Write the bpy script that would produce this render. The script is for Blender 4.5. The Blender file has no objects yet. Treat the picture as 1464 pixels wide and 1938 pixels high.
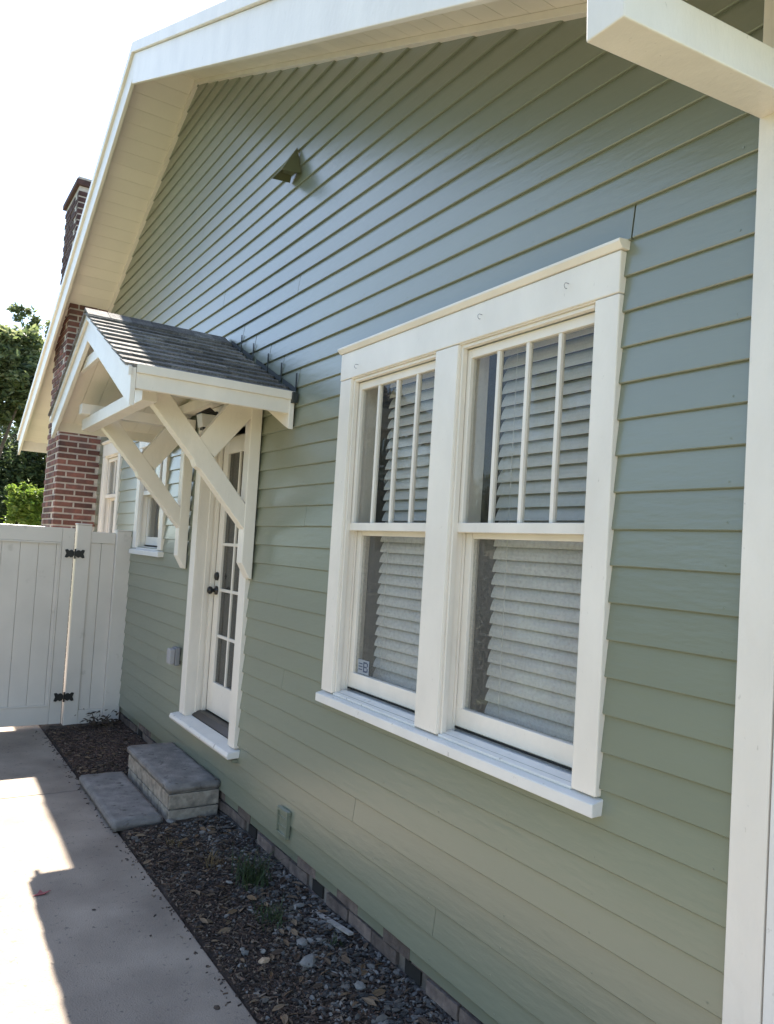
import bpy, bmesh, math, random
from mathutils import Matrix, Vector, noise
random.seed(7)
R = math.radians
S = bpy.context.scene
COL = S.collection

# ------------------------------------------------------------------ camera
CAM = Vector((-1.88134, 0.0, 1.82))
F_ = Vector((0.53832, 0.84173, 0.04116)).normalized()
R_ = Vector((0.83954, -0.53989, 0.06074)).normalized()
U_ = R_.cross(F_).normalized()
R_ = F_.cross(U_).normalized()
cd = bpy.data.cameras.new('camera'); cam = bpy.data.objects.new('camera', cd); COL.objects.link(cam)
m = Matrix.Identity(4)
for i in range(3):
    m[i][0] = R_[i]; m[i][1] = U_[i]; m[i][2] = -F_[i]; m[i][3] = CAM[i]
cam.matrix_world = m
cd.sensor_fit = 'VERTICAL'; cd.sensor_height = 36; cd.sensor_width = 27.2
cd.lens = 36 * 1436.25 / 1938
cd.shift_y = 17 / 1938
cd.clip_start = .05; cd.clip_end = 500
S.camera = cam

# ------------------------------------------------------------------ world, sun, exposure
SUN = Vector((0.082, 0.786, 1.0)).normalized()
w = bpy.data.worlds.new('World'); S.world = w; w.use_nodes = True
nt = w.node_tree; nt.nodes.clear()
sky = nt.nodes.new('ShaderNodeTexSky'); sky.sky_type = 'NISHITA'; sky.sun_disc = False
sky.sun_elevation = math.asin(SUN.z); sky.sun_rotation = math.atan2(SUN.x, SUN.y)
sky.air_density = 1.0; sky.dust_density = 0.7; sky.ozone_density = 1.0
bg = nt.nodes.new('ShaderNodeBackground'); bg.inputs['Strength'].default_value = 0.085
wo = nt.nodes.new('ShaderNodeOutputWorld')
nt.links.new(sky.outputs[0], bg.inputs[0]); nt.links.new(bg.outputs[0], wo.inputs[0])
sd = bpy.data.lights.new('sun', 'SUN'); sd.energy = 5.0; sd.angle = R(.5); sd.color = (1, .93, .82)
so = bpy.data.objects.new('sun', sd); COL.objects.link(so)
so.rotation_euler = (-SUN).to_track_quat('-Z', 'Y').to_euler()
S.view_settings.view_transform = 'Standard'; S.view_settings.look = 'None'
S.view_settings.gamma = 1; S.view_settings.use_curve_mapping = False
S.view_settings.exposure = 2.15
S.render.engine = 'CYCLES'

# ------------------------------------------------------------------ helpers
WM = {}
def place(o, parent=None, base=None):
    """o's own transform is its world transform; parents are undone by the inverse."""
    COL.objects.link(o)
    WM[o.name] = base if base is not None else Matrix.Identity(4)
    if parent:
        o.parent = parent
        o.matrix_parent_inverse = WM[parent.name].inverted()
    return o
def tag(o, label=None, cat=None, group=None, kind=None):
    if label: o['label'] = label
    if cat: o['category'] = cat
    if group: o['group'] = group
    if kind: o['kind'] = kind
    return o
def empty(name, loc, label, cat, group=None):
    o = bpy.data.objects.new(name, None); o.location = loc; o.empty_display_size = .1
    place(o, None, Matrix.Translation(loc))
    return tag(o, label, cat, group)
class MB:
    def __init__(s): s.v = []; s.f = []
    def box(s, x0, x1, y0, y1, z0, z1):
        return s.hexa([(x0,y0,z0),(x1,y0,z0),(x1,y1,z0),(x0,y1,z0),(x0,y0,z1),(x1,y0,z1),(x1,y1,z1),(x0,y1,z1)])
    def hexa(s, p):
        n = len(s.v); s.v += [tuple(q) for q in p]
        s.f += [tuple(n+i for i in q) for q in ((0,3,2,1),(4,5,6,7),(0,1,5,4),(1,2,6,5),(2,3,7,6),(3,0,4,7))]
        return s
    def prism(s, poly, d):
        """poly: list of 3D points, extruded along vector d"""
        n = len(s.v); k = len(poly); d = Vector(d)
        s.v += [tuple(q) for q in poly] + [tuple(Vector(q)+d) for q in poly]
        s.f.append(tuple(range(n+k-1, n-1, -1))); s.f.append(tuple(range(n+k, n+2*k)))
        for i in range(k):
            j = (i+1) % k; s.f.append((n+i, n+j, n+k+j, n+k+i))
        return s
    def tube(s, pts, r, seg=8, r1=None):
        pts = [Vector(p) for p in pts]; n0 = len(s.v); K = len(pts)
        for i, p in enumerate(pts):
            t = (pts[min(i+1, K-1)] - pts[max(i-1, 0)]).normalized()
            a = t.cross(Vector((0,0,1)) if abs(t.z) < .9 else Vector((1,0,0))).normalized(); b = t.cross(a)
            rr = r if r1 is None else r + (r1-r)*i/(K-1)
            for j in range(seg):
                an = 2*math.pi*j/seg; s.v.append(tuple(p + (a*math.cos(an)+b*math.sin(an))*rr))
        for i in range(K-1):
            for j in range(seg):
                q = (j+1) % seg; s.f.append((n0+i*seg+j, n0+i*seg+q, n0+(i+1)*seg+q, n0+(i+1)*seg+j))
        s.f.append(tuple(n0+j for j in range(seg-1, -1, -1))); s.f.append(tuple(n0+(K-1)*seg+j for j in range(seg)))
        return s
    def mesh(s, name, mat):
        me = bpy.data.meshes.new(name); me.from_pydata(s.v, [], s.f); me.update()
        bm = bmesh.new(); bm.from_mesh(me); bmesh.ops.recalc_face_normals(bm, faces=bm.faces); bm.to_mesh(me); bm.free()
        if mat: me.materials.append(mat)
        return me
    def build(s, name, mat, parent=None, bevel=0, smooth=False):
        me = s.mesh(name, mat)
        if smooth:
            for p in me.polygons: p.use_smooth = True
        o = bpy.data.objects.new(name, me); place(o, parent)
        if bevel:
            b = o.modifiers.new('bevel', 'BEVEL'); b.width = bevel; b.segments = 2; b.limit_method = 'ANGLE'; b.angle_limit = R(35)
            b.harden_normals = False
        return o
def inst(me, name, parent, loc, rot=(0,0,0), sc=(1,1,1)):
    o = bpy.data.objects.new(name, me); o.location = loc; o.rotation_euler = rot; o.scale = sc
    b = Matrix.LocRotScale(Vector(loc), None, Vector((1,1,1)))
    return place(o, parent, b)

# ------------------------------------------------------------------ materials
def mat(name, base, rough=.6, var=.0, vscale=4, bump=0, bscale=60, spec=.5, col2=None, c2scale=3, c2lo=.45, c2hi=.7,
        stretch=(1,1,1), perobj=0, trans=0, metal=0, dirt=None):
    M = bpy.data.materials.new(name); M.use_nodes = True; t = M.node_tree; n = t.nodes; L = t.links
    b = n['Principled BSDF']; b.inputs['Roughness'].default_value = rough; b.inputs['Specular IOR Level'].default_value = spec
    b.inputs['Metallic'].default_value = metal
    tc = n.new('ShaderNodeNewGeometry'); mp = n.new('ShaderNodeMapping'); mp.inputs['Scale'].default_value = stretch
    L.new(tc.outputs['Position'], mp.inputs[0])
    rgb = n.new('ShaderNodeRGB'); rgb.outputs[0].default_value = (*base, 1); cur = rgb.outputs[0]
    def noi(scale, detail=5):
        q = n.new('ShaderNodeTexNoise'); q.inputs['Scale'].default_value = scale; q.inputs['Detail'].default_value = detail
        L.new(mp.outputs[0], q.inputs[0]); return q
    def ramp(src, lo, hi):
        r = n.new('ShaderNodeMapRange'); r.inputs[1].default_value = lo; r.inputs[2].default_value = hi
        L.new(src, r.inputs[0]); return r
    if col2:
        q = noi(c2scale); r = ramp(q.outputs[0], c2lo, c2hi)
        mx = n.new('ShaderNodeMix'); mx.data_type = 'RGBA'; L.new(r.outputs[0], mx.inputs[0]); L.new(cur, mx.inputs[6]); mx.inputs[7].default_value = (*col2, 1)
        cur = mx.outputs[2]
    if var:
        q = noi(vscale); r = n.new('ShaderNodeMapRange'); r.inputs[1].default_value = .3; r.inputs[2].default_value = .7
        r.inputs[3].default_value = 1-var; r.inputs[4].default_value = 1+var; L.new(q.outputs[0], r.inputs[0])
        mx = n.new('ShaderNodeMix'); mx.data_type = 'RGBA'; mx.blend_type = 'MULTIPLY'; mx.inputs[0].default_value = 1
        L.new(cur, mx.inputs[6]); L.new(r.outputs[0], mx.inputs[7]); cur = mx.outputs[2]
    if perobj:
        oi = n.new('ShaderNodeObjectInfo'); r = n.new('ShaderNodeMapRange'); r.inputs[3].default_value = 1-perobj; r.inputs[4].default_value = 1+perobj
        L.new(oi.outputs['Random'], r.inputs[0])
        mx = n.new('ShaderNodeMix'); mx.data_type = 'RGBA'; mx.blend_type = 'MULTIPLY'; mx.inputs[0].default_value = 1
        L.new(cur, mx.inputs[6]); L.new(r.outputs[0], mx.inputs[7]); cur = mx.outputs[2]
    if dirt:   # small dark specks / chips with a shape of their own
        col, scale, lo, hi = dirt
        q = noi(scale, 8); r = ramp(q.outputs[0], lo, hi)
        mx = n.new('ShaderNodeMix'); mx.data_type = 'RGBA'; L.new(r.outputs[0], mx.inputs[0]); L.new(cur, mx.inputs[6]); mx.inputs[7].default_value = (*col, 1)
        cur = mx.outputs[2]
    L.new(cur, b.inputs['Base Color'])
    if bump:
        q = noi(bscale, 6); bp = n.new('ShaderNodeBump'); bp.inputs['Strength'].default_value = bump; bp.inputs['Distance'].default_value = .01
        L.new(q.outputs[0], bp.inputs['Height']); L.new(bp.outputs[0], b.inputs['Normal'])
    if trans:
        tr = n.new('ShaderNodeBsdfTranslucent'); L.new(cur, tr.inputs[0]); ms = n.new('ShaderNodeMixShader'); ms.inputs[0].default_value = trans
        L.new(b.outputs[0], ms.inputs[1]); L.new(tr.outputs[0], ms.inputs[2]); L.new(ms.outputs[0], n['Material Output'].inputs[0])
    return M
sage = mat('sage_paint', (.198,.212,.152), .29, var=.05, vscale=1.6, bump=.14, bscale=26, spec=.8, stretch=(1,.35,1.6), perobj=.035,
           dirt=((.20,.215,.14), 9, .66, .74))
_sb = sage.node_tree.nodes['Principled BSDF']; _sb.inputs['Coat Weight'].default_value = .28; _sb.inputs['Coat Roughness'].default_value = .32
sage_plain = mat('sage_fixture_paint', (.13,.135,.07), .45)
cream = mat('cream_paint', (.80,.735,.645), .38, var=.06, vscale=5, bump=.22, bscale=40, spec=.5, stretch=(1,1,.5),
            dirt=((.58,.53,.45), 75, .70, .78))
cream_s = mat('cream_soffit_paint', (.80,.735,.63), .5, var=.04, vscale=2, bump=.12, bscale=30, perobj=.03)
sillp = mat('sill_paint', (.76,.73,.68), .32, var=.04, vscale=8, bump=.12, bscale=40, dirt=((.45,.42,.38), 30, .66, .72))
vinyl = mat('vinyl', (.66,.60,.535), .34, var=.06, vscale=2.5, bump=.05, bscale=12, dirt=((.45,.40,.34), 7, .66, .80))
blindm = mat('blind_slat', (.62,.61,.58), .45, var=.06, vscale=6)
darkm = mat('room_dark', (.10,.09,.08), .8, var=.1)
curtain = mat('curtain', (.35,.32,.28), .9, var=.2, vscale=8)
brickm = mat('brick', (.17,.068,.05), .85, var=.18, vscale=30, bump=.6, bscale=90, col2=(.08,.045,.04), c2scale=7, perobj=.5)
backlitm = mat('backlit_brick', (.075,.04,.035), .95, var=.3, vscale=14, bump=.6, bscale=80)  # same brick, backlit shade of the chimney top put into its colour
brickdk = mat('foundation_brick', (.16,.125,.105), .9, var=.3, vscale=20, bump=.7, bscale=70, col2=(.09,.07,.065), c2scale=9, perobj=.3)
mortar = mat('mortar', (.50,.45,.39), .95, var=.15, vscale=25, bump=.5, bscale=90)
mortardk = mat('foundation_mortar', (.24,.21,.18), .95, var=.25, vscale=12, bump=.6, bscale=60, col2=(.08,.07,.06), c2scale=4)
shing = mat('asphalt_shingle', (.18,.17,.162), .95, var=.35, vscale=90, bump=.8, bscale=220, col2=(.30,.28,.26), c2scale=16, c2lo=.48, c2hi=.75, perobj=.38)
conc = mat('concrete', (.31,.255,.205), .92, var=.16, vscale=3.5, bump=.5, bscale=150, col2=(.225,.183,.148), c2scale=2.2, c2lo=.40, c2hi=.68, perobj=.03, dirt=((.15,.125,.105), 42, .63, .72))
stepc = mat('step_concrete', (.20,.182,.168), .9, var=.22, vscale=12, bump=.7, bscale=80, col2=(.30,.275,.25), c2scale=8, c2lo=.52, c2hi=.75, dirt=((.085,.075,.065), 18, .60, .70))
stone = mat('tan_stone', (.33,.285,.23), .9, var=.25, vscale=22, bump=.8, bscale=45, col2=(.20,.17,.14), c2scale=18, perobj=.1)
soil = mat('soil', (.055,.038,.028), 1, var=.35, vscale=14, bump=.9, bscale=60, col2=(.09,.065,.05), c2scale=8)
lawn = mat('lawn', (.07,.095,.035), 1, var=.3, vscale=3, bump=.8, bscale=30, col2=(.12,.125,.06), c2scale=.8)
black = mat('black_iron', (.012,.012,.012), .4, spec=.5)
steel = mat('grey_box_plastic', (.22,.22,.23), .5, var=.05)
flash = mat('dark_flashing', (.03,.035,.035), .5)
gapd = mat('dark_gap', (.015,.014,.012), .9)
bark = mat('bark', (.10,.075,.055), .95, var=.3, vscale=12, bump=.9, bscale=30)
thresh = mat('threshold_bronze', (.045,.035,.03), .4, metal=.3)
frost = mat('lantern_glass', (.62,.60,.56), .25)
stick = mat('sticker_film', (.30,.33,.37), .4); ink = mat('sticker_ink', (.05,.07,.12), .5)
redm = mat('red_petal', (.26,.05,.06), .6)
grassm = mat('garden_grass', (.04,.065,.022), .7, var=.3, vscale=30, trans=.25, perobj=.1)
drym = mat('dry_leaf', (.16,.11,.05), .8, var=.3, vscale=30, trans=.2)
def tone(name, cols, rough=.9):
    """one of several natural tones picked per loose piece (mesh island)"""
    M = bpy.data.materials.new(name); M.use_nodes = True; t = M.node_tree; n = t.nodes; L = t.links
    b = n['Principled BSDF']; b.inputs['Roughness'].default_value = rough
    g = n.new('ShaderNodeNewGeometry'); r = n.new('ShaderNodeValToRGB'); r.color_ramp.interpolation = 'CONSTANT'
    while len(r.color_ramp.elements) < len(cols): r.color_ramp.elements.new(.5)
    for i, c in enumerate(cols):
        r.color_ramp.elements[i].position = i/len(cols); r.color_ramp.elements[i].color = (*c, 1)
    L.new(g.outputs['Random Per Island'], r.inputs[0]); L.new(r.outputs[0], b.inputs['Base Color'])
    return M
mulchm = tone('mulch_chip', [(.045,.028,.02),(.07,.04,.028),(.10,.06,.04),(.03,.02,.016),(.13,.085,.06),(.06,.045,.04),(.20,.15,.11),(.05,.03,.022),(.03,.022,.018),(.055,.036,.026),(.16,.12,.085),(.08,.05,.035),(.05,.035,.026),(.04,.027,.02)])
mulchr = tone('red_brown_mulch_chip', [(.09,.05,.035),(.12,.07,.05),(.07,.04,.03),(.15,.095,.07),(.10,.06,.045)])
gravm = tone('gravel_stone', [(.085,.078,.07),(.13,.118,.105),(.05,.047,.045),(.16,.15,.14),(.10,.085,.07),(.22,.205,.185),(.07,.065,.06),(.04,.036,.034),(.03,.027,.025)], .8)
def leafmat(name, cols, trans=.35):
    M = tone(name, cols, .55); t = M.node_tree; n = t.nodes; L = t.links
    r = [q for q in n if q.type == 'VALTORGB'][0]; b = n['Principled BSDF']
    tr = n.new('ShaderNodeBsdfTranslucent'); L.new(r.outputs[0], tr.inputs[0]); ms = n.new('ShaderNodeMixShader'); ms.inputs[0].default_value = trans
    L.new(b.outputs[0], ms.inputs[1]); L.new(tr.outputs[0], ms.inputs[2]); L.new(ms.outputs[0], n['Material Output'].inputs[0])
    return M
leafd = leafmat('dark_leaf', [(.018,.030,.014),(.028,.045,.018),(.04,.06,.024),(.022,.036,.02),(.055,.075,.03)], .2)
leafm = leafmat('mid_leaf', [(.11,.15,.05),(.16,.20,.07),(.21,.24,.10),(.12,.16,.07),(.26,.28,.14),(.06,.085,.035)], .5)
leafe = leafmat('evergreen_leaf', [(.05,.08,.03),(.08,.12,.045),(.11,.15,.06),(.05,.08,.045),(.15,.18,.08),(.03,.045,.02)], .45)
leafb = leafmat('bright_leaf', [(.16,.24,.03),(.20,.28,.04),(.12,.20,.03),(.24,.30,.06)], .45)
def glassmat(name, tint=.55, rough=.02, haze=0, hs=60):
    M = bpy.data.materials.new(name); M.use_nodes = True; t = M.node_tree; n = t.nodes; L = t.links
    n.remove(n['Principled BSDF']); tr = n.new('ShaderNodeBsdfTransparent'); tr.inputs[0].default_value = (tint, tint, tint*.985, 1)
    gl = n.new('ShaderNodeBsdfGlossy'); gl.inputs['Roughness'].default_value = rough; gl.inputs[0].default_value = (.9,.93,.95,1)
    fr = n.new('ShaderNodeFresnel'); fr.inputs[0].default_value = 1.36; ms = n.new('ShaderNodeMixShader')
    no = n.new('ShaderNodeTexNoise'); no.inputs['Scale'].default_value = 3; bp = n.new('ShaderNodeBump'); bp.inputs['Strength'].default_value = .05; bp.inputs['Distance'].default_value = .02
    L.new(no.outputs[0], bp.inputs['Height']); L.new(bp.outputs[0], gl.inputs['Normal'])
    gg = n.new('ShaderNodeNewGeometry'); iv = n.new('ShaderNodeMath'); iv.operation = 'SUBTRACT'; iv.inputs[0].default_value = 1; L.new(gg.outputs['Backfacing'], iv.inputs[1]); mu = n.new('ShaderNodeMath'); mu.operation = 'MULTIPLY'; L.new(fr.outputs[0], mu.inputs[0]); L.new(iv.outputs[0], mu.inputs[1])
    L.new(mu.outputs[0], ms.inputs[0]); L.new(tr.outputs[0], ms.inputs[1]); L.new(gl.outputs[0], ms.inputs[2])
    out = ms.outputs[0]
    if haze:   # pale mottled haze mixed over the pane
        df = n.new('ShaderNodeBsdfDiffuse'); df.inputs[0].default_value = (.50,.47,.42,1)
        g = n.new('ShaderNodeNewGeometry'); q = n.new('ShaderNodeTexNoise'); q.inputs['Scale'].default_value = hs; q.inputs['Detail'].default_value = 9; q.inputs['Roughness'].default_value = .7
        L.new(g.outputs['Position'], q.inputs[0])
        r = n.new('ShaderNodeMapRange'); r.inputs[1].default_value = .45; r.inputs[2].default_value = .72; r.inputs[3].default_value = haze*.35; r.inputs[4].default_value = haze
        L.new(q.outputs[0], r.inputs[0]); m2 = n.new('ShaderNodeMixShader'); L.new(r.outputs[0], m2.inputs[0]); L.new(out, m2.inputs[1]); L.new(df.outputs[0], m2.inputs[2]); out = m2.outputs[0]
    L.new(out, n['Material Output'].inputs[0])
    return M
glass = glassmat('window_glass', .92, .015, .06)
reflglass = glassmat('hazy_reflection_glass', .94, .04, .22, 60)  # haze whose mottling paints in foliage reflected on the lower panes
doorglass = glassmat('door_glass', .55, .03, .12)

# ------------------------------------------------------------------ ground, path, bed
MB().box(-80, 80, -60, 160, -.5, -.02).build('ground', lawn).__setitem__('kind', 'structure')
PZ = .035
def pe(y):   # house-side edge of the concrete path
    return -.622 - .010*(y-2.7)
path = empty('path', (-2.5, 5, 0), None, None); path['kind'] = 'structure'; del_keys = None
js = [-6.0, -1.2, 2.2, 5.62, 8.9, 12.5, 17]
for a, b in zip(js, js[1:]):
    a += .004; b -= .004
    for x0, x1 in ((-2.95, None),):
        p = [(x0, a, -.1), ((x1 if x1 else pe(a)), a, -.1), ((x1 if x1 else pe(b)), b, -.1), (x0, b, -.1)]
        MB().prism(p, (0, 0, PZ+.1)).build('slab', conc, path, bevel=.006)
gb = MB().box(-2.95, -.6, -6, 17, -.08, PZ-.02).build('joint_sand', soil, path)
# soil of the bed
def bedz(x, y):
    s = min(1, max(0, (-x-.0)/.65))
    return .068 - .028*s*s + .010*noise.noise(Vector((x*5, y*5, 0))) + .006*noise.noise(Vector((x*17, y*17, 3))) + .015*math.exp(-((y-6.6)/.7)**2)
bed = MB(); NX, NY = 24, 260
for j in range(NY+1):
    y = .2 + (11-.2)*j/NY
    for i in range(NX+1):
        u = i/NX; x = (pe(y)+.004)*(1-u) + .06*u
        bed.v.append((x, y, bedz(x, y) if i else 0.0))
for j in range(NY):
    for i in range(NX):
        a = j*(NX+1)+i; bed.f.append((a, a+1, a+NX+2, a+NX+1))
bo = bed.build('garden_bed_soil', soil, smooth=True); bo['kind'] = 'structure'

def chips(name, mt, n, fn, lmin, lmax, wmin, wmax, seed):
    rd = random.Random(seed); b = MB(); k = 0
    while k < n:
        q = fn(rd)
        if q is None: continue
        x, y = q; k += 1
        l = rd.uniform(lmin, lmax); wd = rd.uniform(wmin, wmax); h = rd.uniform(.002, .006)
        a = rd.uniform(0, math.pi); t = rd.gauss(0, .28); r_ = rd.gauss(0, .35)
        M = Matrix.Translation((x, y, bedz(x, y)+rd.uniform(0, .012))) @ Matrix.Rotation(a, 4, 'Z') @ Matrix.Rotation(t, 4, 'Y') @ Matrix.Rotation(r_, 4, 'X')
        tp = rd.uniform(.3, 1)
        P = [(-l/2,-wd/2,-h/2),(l/2,-wd*tp/2,-h/2),(l/2,wd*tp/2,-h/2),(-l/2,wd/2,-h/2),(-l/2,-wd/2,h/2),(l/2,-wd*tp/2,h/2),(l/2,wd*tp/2,h/2),(-l/2,wd/2,h/2)]
        b.hexa([M @ Vector(p) for p in P])
    return b.build(name, mt)
def gfrac(x, y):   # how much of the bed is gravel: near the wall, wider towards the viewer
    if y > 5.0: return 0.0
    wdt = .30 + .05*math.sin(y*3) + .04*math.sin(y*7+1)
    return 1/(1+math.exp((abs(x)-wdt)/.045))
def f_m(rd):
    y = rd.uniform(1.6, 7.35); x = rd.uniform(pe(y)+.01, -.0)
    if rd.random() < gfrac(x, y)*.45: return None
    if 4.68 < y < 5.75 and x > -.67: return None
    return x, y
def f_s(rd):
    y = rd.uniform(1.8, 7.4); return pe(y)-abs(rd.gauss(0, .035)), y
def f_r(rd):
    y = rd.triangular(5.75, 7.4, 6.4); x = rd.uniform(pe(y)+.015, -.01)
    return x, y
def f_g(rd):
    y = rd.uniform(1.6, 4.9); x = rd.uniform(pe(y)+.02, .012)
    if rd.random() > gfrac(x, y)*.80+.06: return None
    if y > 4.66: return None
    return x, y
mo = chips('mulch', mulchm, 24000, f_m, .007, .030, .003, .010, 1); tag(mo, 'dark brown bark mulch spread in the garden bed', 'mulch', kind='stuff')
mo = chips('red_mulch', mulchr, 5500, f_r, .010, .034, .004, .012, 2); tag(mo, 'reddish brown mulch heaped between the steps and the gate', 'mulch', kind='stuff')
rdl = random.Random(77); lf = MB()
for i in range(420):
    y = rdl.uniform(1.8, 7.3); x = rdl.uniform(pe(y)+.02, -.02)
    if 4.7 < y < 5.76 and x > -.68: continue
    l = rdl.uniform(.015, .04); M = Matrix.Translation((x, y, bedz(x, y)+.012+rdl.uniform(0, .01))) @ Matrix.Rotation(rdl.uniform(0, 6.3), 4, 'Z') @ Matrix.Rotation(rdl.gauss(0, .35), 4, 'X')
    P_ = [M @ Vector(q) for q in ((-l,0,0),(-l*.3,-l*.35,.003),(l*.4,-l*.28,.004),(l,0,0),(l*.4,l*.28,.006),(-l*.3,l*.35,.005))]
    n0 = len(lf.v); lf.v += [tuple(q) for q in P_]; lf.f += [(n0,n0+1,n0+2,n0+3),(n0,n0+3,n0+4,n0+5)]
tag(lf.build('leaf_litter', tone('leaf_litter', [(.16,.10,.055),(.10,.065,.04),(.19,.13,.08),(.07,.045,.03),(.12,.08,.05)])), 'dry brown fallen leaves scattered over the mulch and gravel', 'leaves', kind='stuff')
def rock(rd, M, b, jit=.3):
    t = (1+5**.5)/2
    V = [(-1,t,0),(1,t,0),(-1,-t,0),(1,-t,0),(0,-1,t),(0,1,t),(0,-1,-t),(0,1,-t),(t,0,-1),(t,0,1),(-t,0,-1),(-t,0,1)]
    Fc = [(0,11,5),(0,5,1),(0,1,7),(0,7,10),(0,10,11),(1,5,9),(5,11,4),(11,10,2),(10,7,6),(7,1,8),(3,9,4),(3,4,2),(3,2,6),(3,6,8),(3,8,9),(4,9,5),(2,4,11),(6,2,10),(8,6,7),(9,8,1)]
    n = len(b.v)
    for v in V: b.v.append(tuple(M @ (Vector(v)/1.9*(1+rd.uniform(-jit, jit)))))
    b.f += [tuple(n+i for i in f) for f in Fc]
rz = random.Random(31); sp = MB()
for i in range(260):
    x, y = f_s(rz); l = rz.uniform(.003, .010)
    M = Matrix.Translation((x, y, PZ+.002)) @ Matrix.Rotation(rz.uniform(0, 6.3), 4, 'Z')
    sp.hexa([M @ Vector(p) for p in [(-l,-l*.3,-.002),(l,-l*.2,-.002),(l,l*.2,-.002),(-l,l*.3,-.002),(-l,-l*.3,.002),(l,-l*.2,.002),(l,l*.2,.002),(-l,l*.3,.002)]])
tag(sp.build('spilled_mulch', mulchm), 'crumbs of mulch spilled over the edge of the concrete path', 'mulch', kind='stuff')
rd = random.Random(5); gb = MB(); k = 0
while k < 3700:
    q = f_g(rd)
    if q is None: continue
    x, y = q; k += 1; s = rd.choice((.007, .009, .011, .014, .018)); 
    M = Matrix.Translation((x, y, bedz(x, y)+rd.uniform(.0, .014))) @ Matrix.Rotation(rd.uniform(0, 6.3), 4, 'Z') @ Matrix.Rotation(rd.gauss(0, .4), 4, 'X') @ Matrix.Diagonal((s*rd.uniform(.8, 1.5), s*rd.uniform(.5, .9), s*rd.uniform(.22, .42), 1))
    rock(rd, M, gb)
tag(gb.build('gravel', gravm), 'grey crushed gravel lying along the brick foundation', 'gravel', kind='stuff')
# a few big stones
palest = mat('pale_stone', (.20,.19,.175), .8, var=.15, vscale=30, bump=.3)
for (x, y, s, lab) in ((-.30, 2.88, .045, 'largest pale flat stone in the gravel near the path'), (-.255, 3.03, .035, 'pale stone just behind the largest flat one in the gravel'),
                      (-.20, 2.62, .03, 'pale stone in the gravel nearest the foot of the picture'), (-.11, 3.35, .026, 'small pale stone by the foundation bricks'),
                      (-.335, 4.70, .034, 'grey stone wedged at the corner between the two steps')):
    b = MB(); rock(rd, Matrix.Translation((x, y, bedz(x, y)+.014)) @ Matrix.Rotation(rd.uniform(0, 3), 4, 'Z') @ Matrix.Diagonal((s*1.2, s*.8, s*.45, 1)), b, .18)
    tag(b.build('stone', palest, bevel=.004), lab, 'stone', 'loose stones in the garden bed')
b = MB(); rock(rd, Matrix.Translation((-.46, 2.98, bedz(-.46, 2.98)+.012)) @ Matrix.Diagonal((.035, .022, .012, 1)), b, .3)
tag(b.build('wood_scrap', mat('tan_wood', (.42,.30,.20), .8, var=.2, vscale=40)), 'light tan scrap of wood lying on the dark mulch', 'wood')
b = MB(); b.hexa([Matrix.Translation((-.055, 3.12, .085)) @ Matrix.Rotation(R(94), 4, 'Z') @ Matrix.Rotation(R(5), 4, 'Y') @ Vector(p) for p in
      [(-.16,-.012,-.005),(.16,-.012,-.005),(.16,.012,-.005),(-.16,.012,-.005),(-.16,-.012,.005),(.16,-.012,.005),(.16,.012,.005),(-.16,.012,.005)]])
tag(b.build('wood_strip', mat('grey_wood', (.34,.31,.28), .85, var=.2, vscale=40)), 'thin grey wooden strip lying against the foundation in the gravel', 'wood')
# dark bits on the concrete
bits = [(-.70, 5.32, .010, 'dark clod of soil on the path level with the far step'), (-.70, 4.52, .009, 'dark clod of soil on the path by the near corner of the low step'),
        (-.724, 2.81, .014, 'largest dark clod of soil on the path, nearest the viewer'), (-.97, 3.80, .009, 'dark clod of soil on the path just right of the red petal'),
        (-.80, 3.45, .007, 'tiny dark clod of soil in the middle of the shaded path'), (-.66, 3.10, .008, 'dark clod of soil on the path touching the bed edge')]
for i, (x, y, s, lab) in enumerate(bits):
    b = MB(); rock(rd, Matrix.Translation((x, y, PZ+.002)) @ Matrix.Rotation(i, 4, 'Z') @ Matrix.Diagonal((s*1.3, s, s*.4, 1)), b, .3)
    tag(b.build('clod', soil), lab, 'clod', 'clods on the concrete path')
# red petal scrap on the path
b = MB(); b.prism([(-1.205,4.06,PZ+.003),(-1.15,4.055,PZ+.005),(-1.12,4.075,PZ+.010),(-1.155,4.075,PZ+.004),(-1.165,4.105,PZ+.008),(-1.18,4.075,PZ+.004)], (0,0,.003))
tag(b.build('petal', redm), 'crumpled red petal lying at the shadow edge on the path', 'petal')

# ------------------------------------------------------------------ house
E_ = .1143; Z0 = 2.9625
A, ZA, SL, OV = 6.34, 5.75, .47, .555
SLN, SLF = .445, .482
YN, YF = 1.07, 11.3            # ends of the gable wall
house = empty('house', (3, 6, 0), 'sage green clapboard house with cream trim and a small canopy over its side door', 'house')
def sofz(y): return ZA - (SLN*(A-y) if y < A else SLF*(y-A))
holes = [(1.67, 2.455, 1.115, 2.715), (2.565, 3.325, 1.115, 2.715), (4.60, 5.47, .50, 2.60), (6.46, 7.22, 1.73, 2.69), (8.12, 8.76, 1.73, 2.69)]
# core wall with real openings
cw = MB(); ys = sorted({YN, YF, A, *[h[0] for h in holes], *[h[1] for h in holes]})
for a, b in zip(ys, ys[1:]):
    zs = [(.16, None)]
    for h in holes:
        if a >= h[0]-1e-6 and b <= h[1]+1e-6: zs = [(.16, h[2]), (h[3], None)]
    for z0, z1 in zs:
        t0 = sofz(a)+.05 if z1 is None else z1; t1 = sofz(b)+.05 if z1 is None else z1
        cw.hexa([(.002,a,z0),(.12,a,z0),(.12,b,z0),(.002,b,z0),(.002,a,t0),(.12,a,t0),(.12,b,t1),(.002,b,t1)])
cw.build('wall', sage, house)
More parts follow.
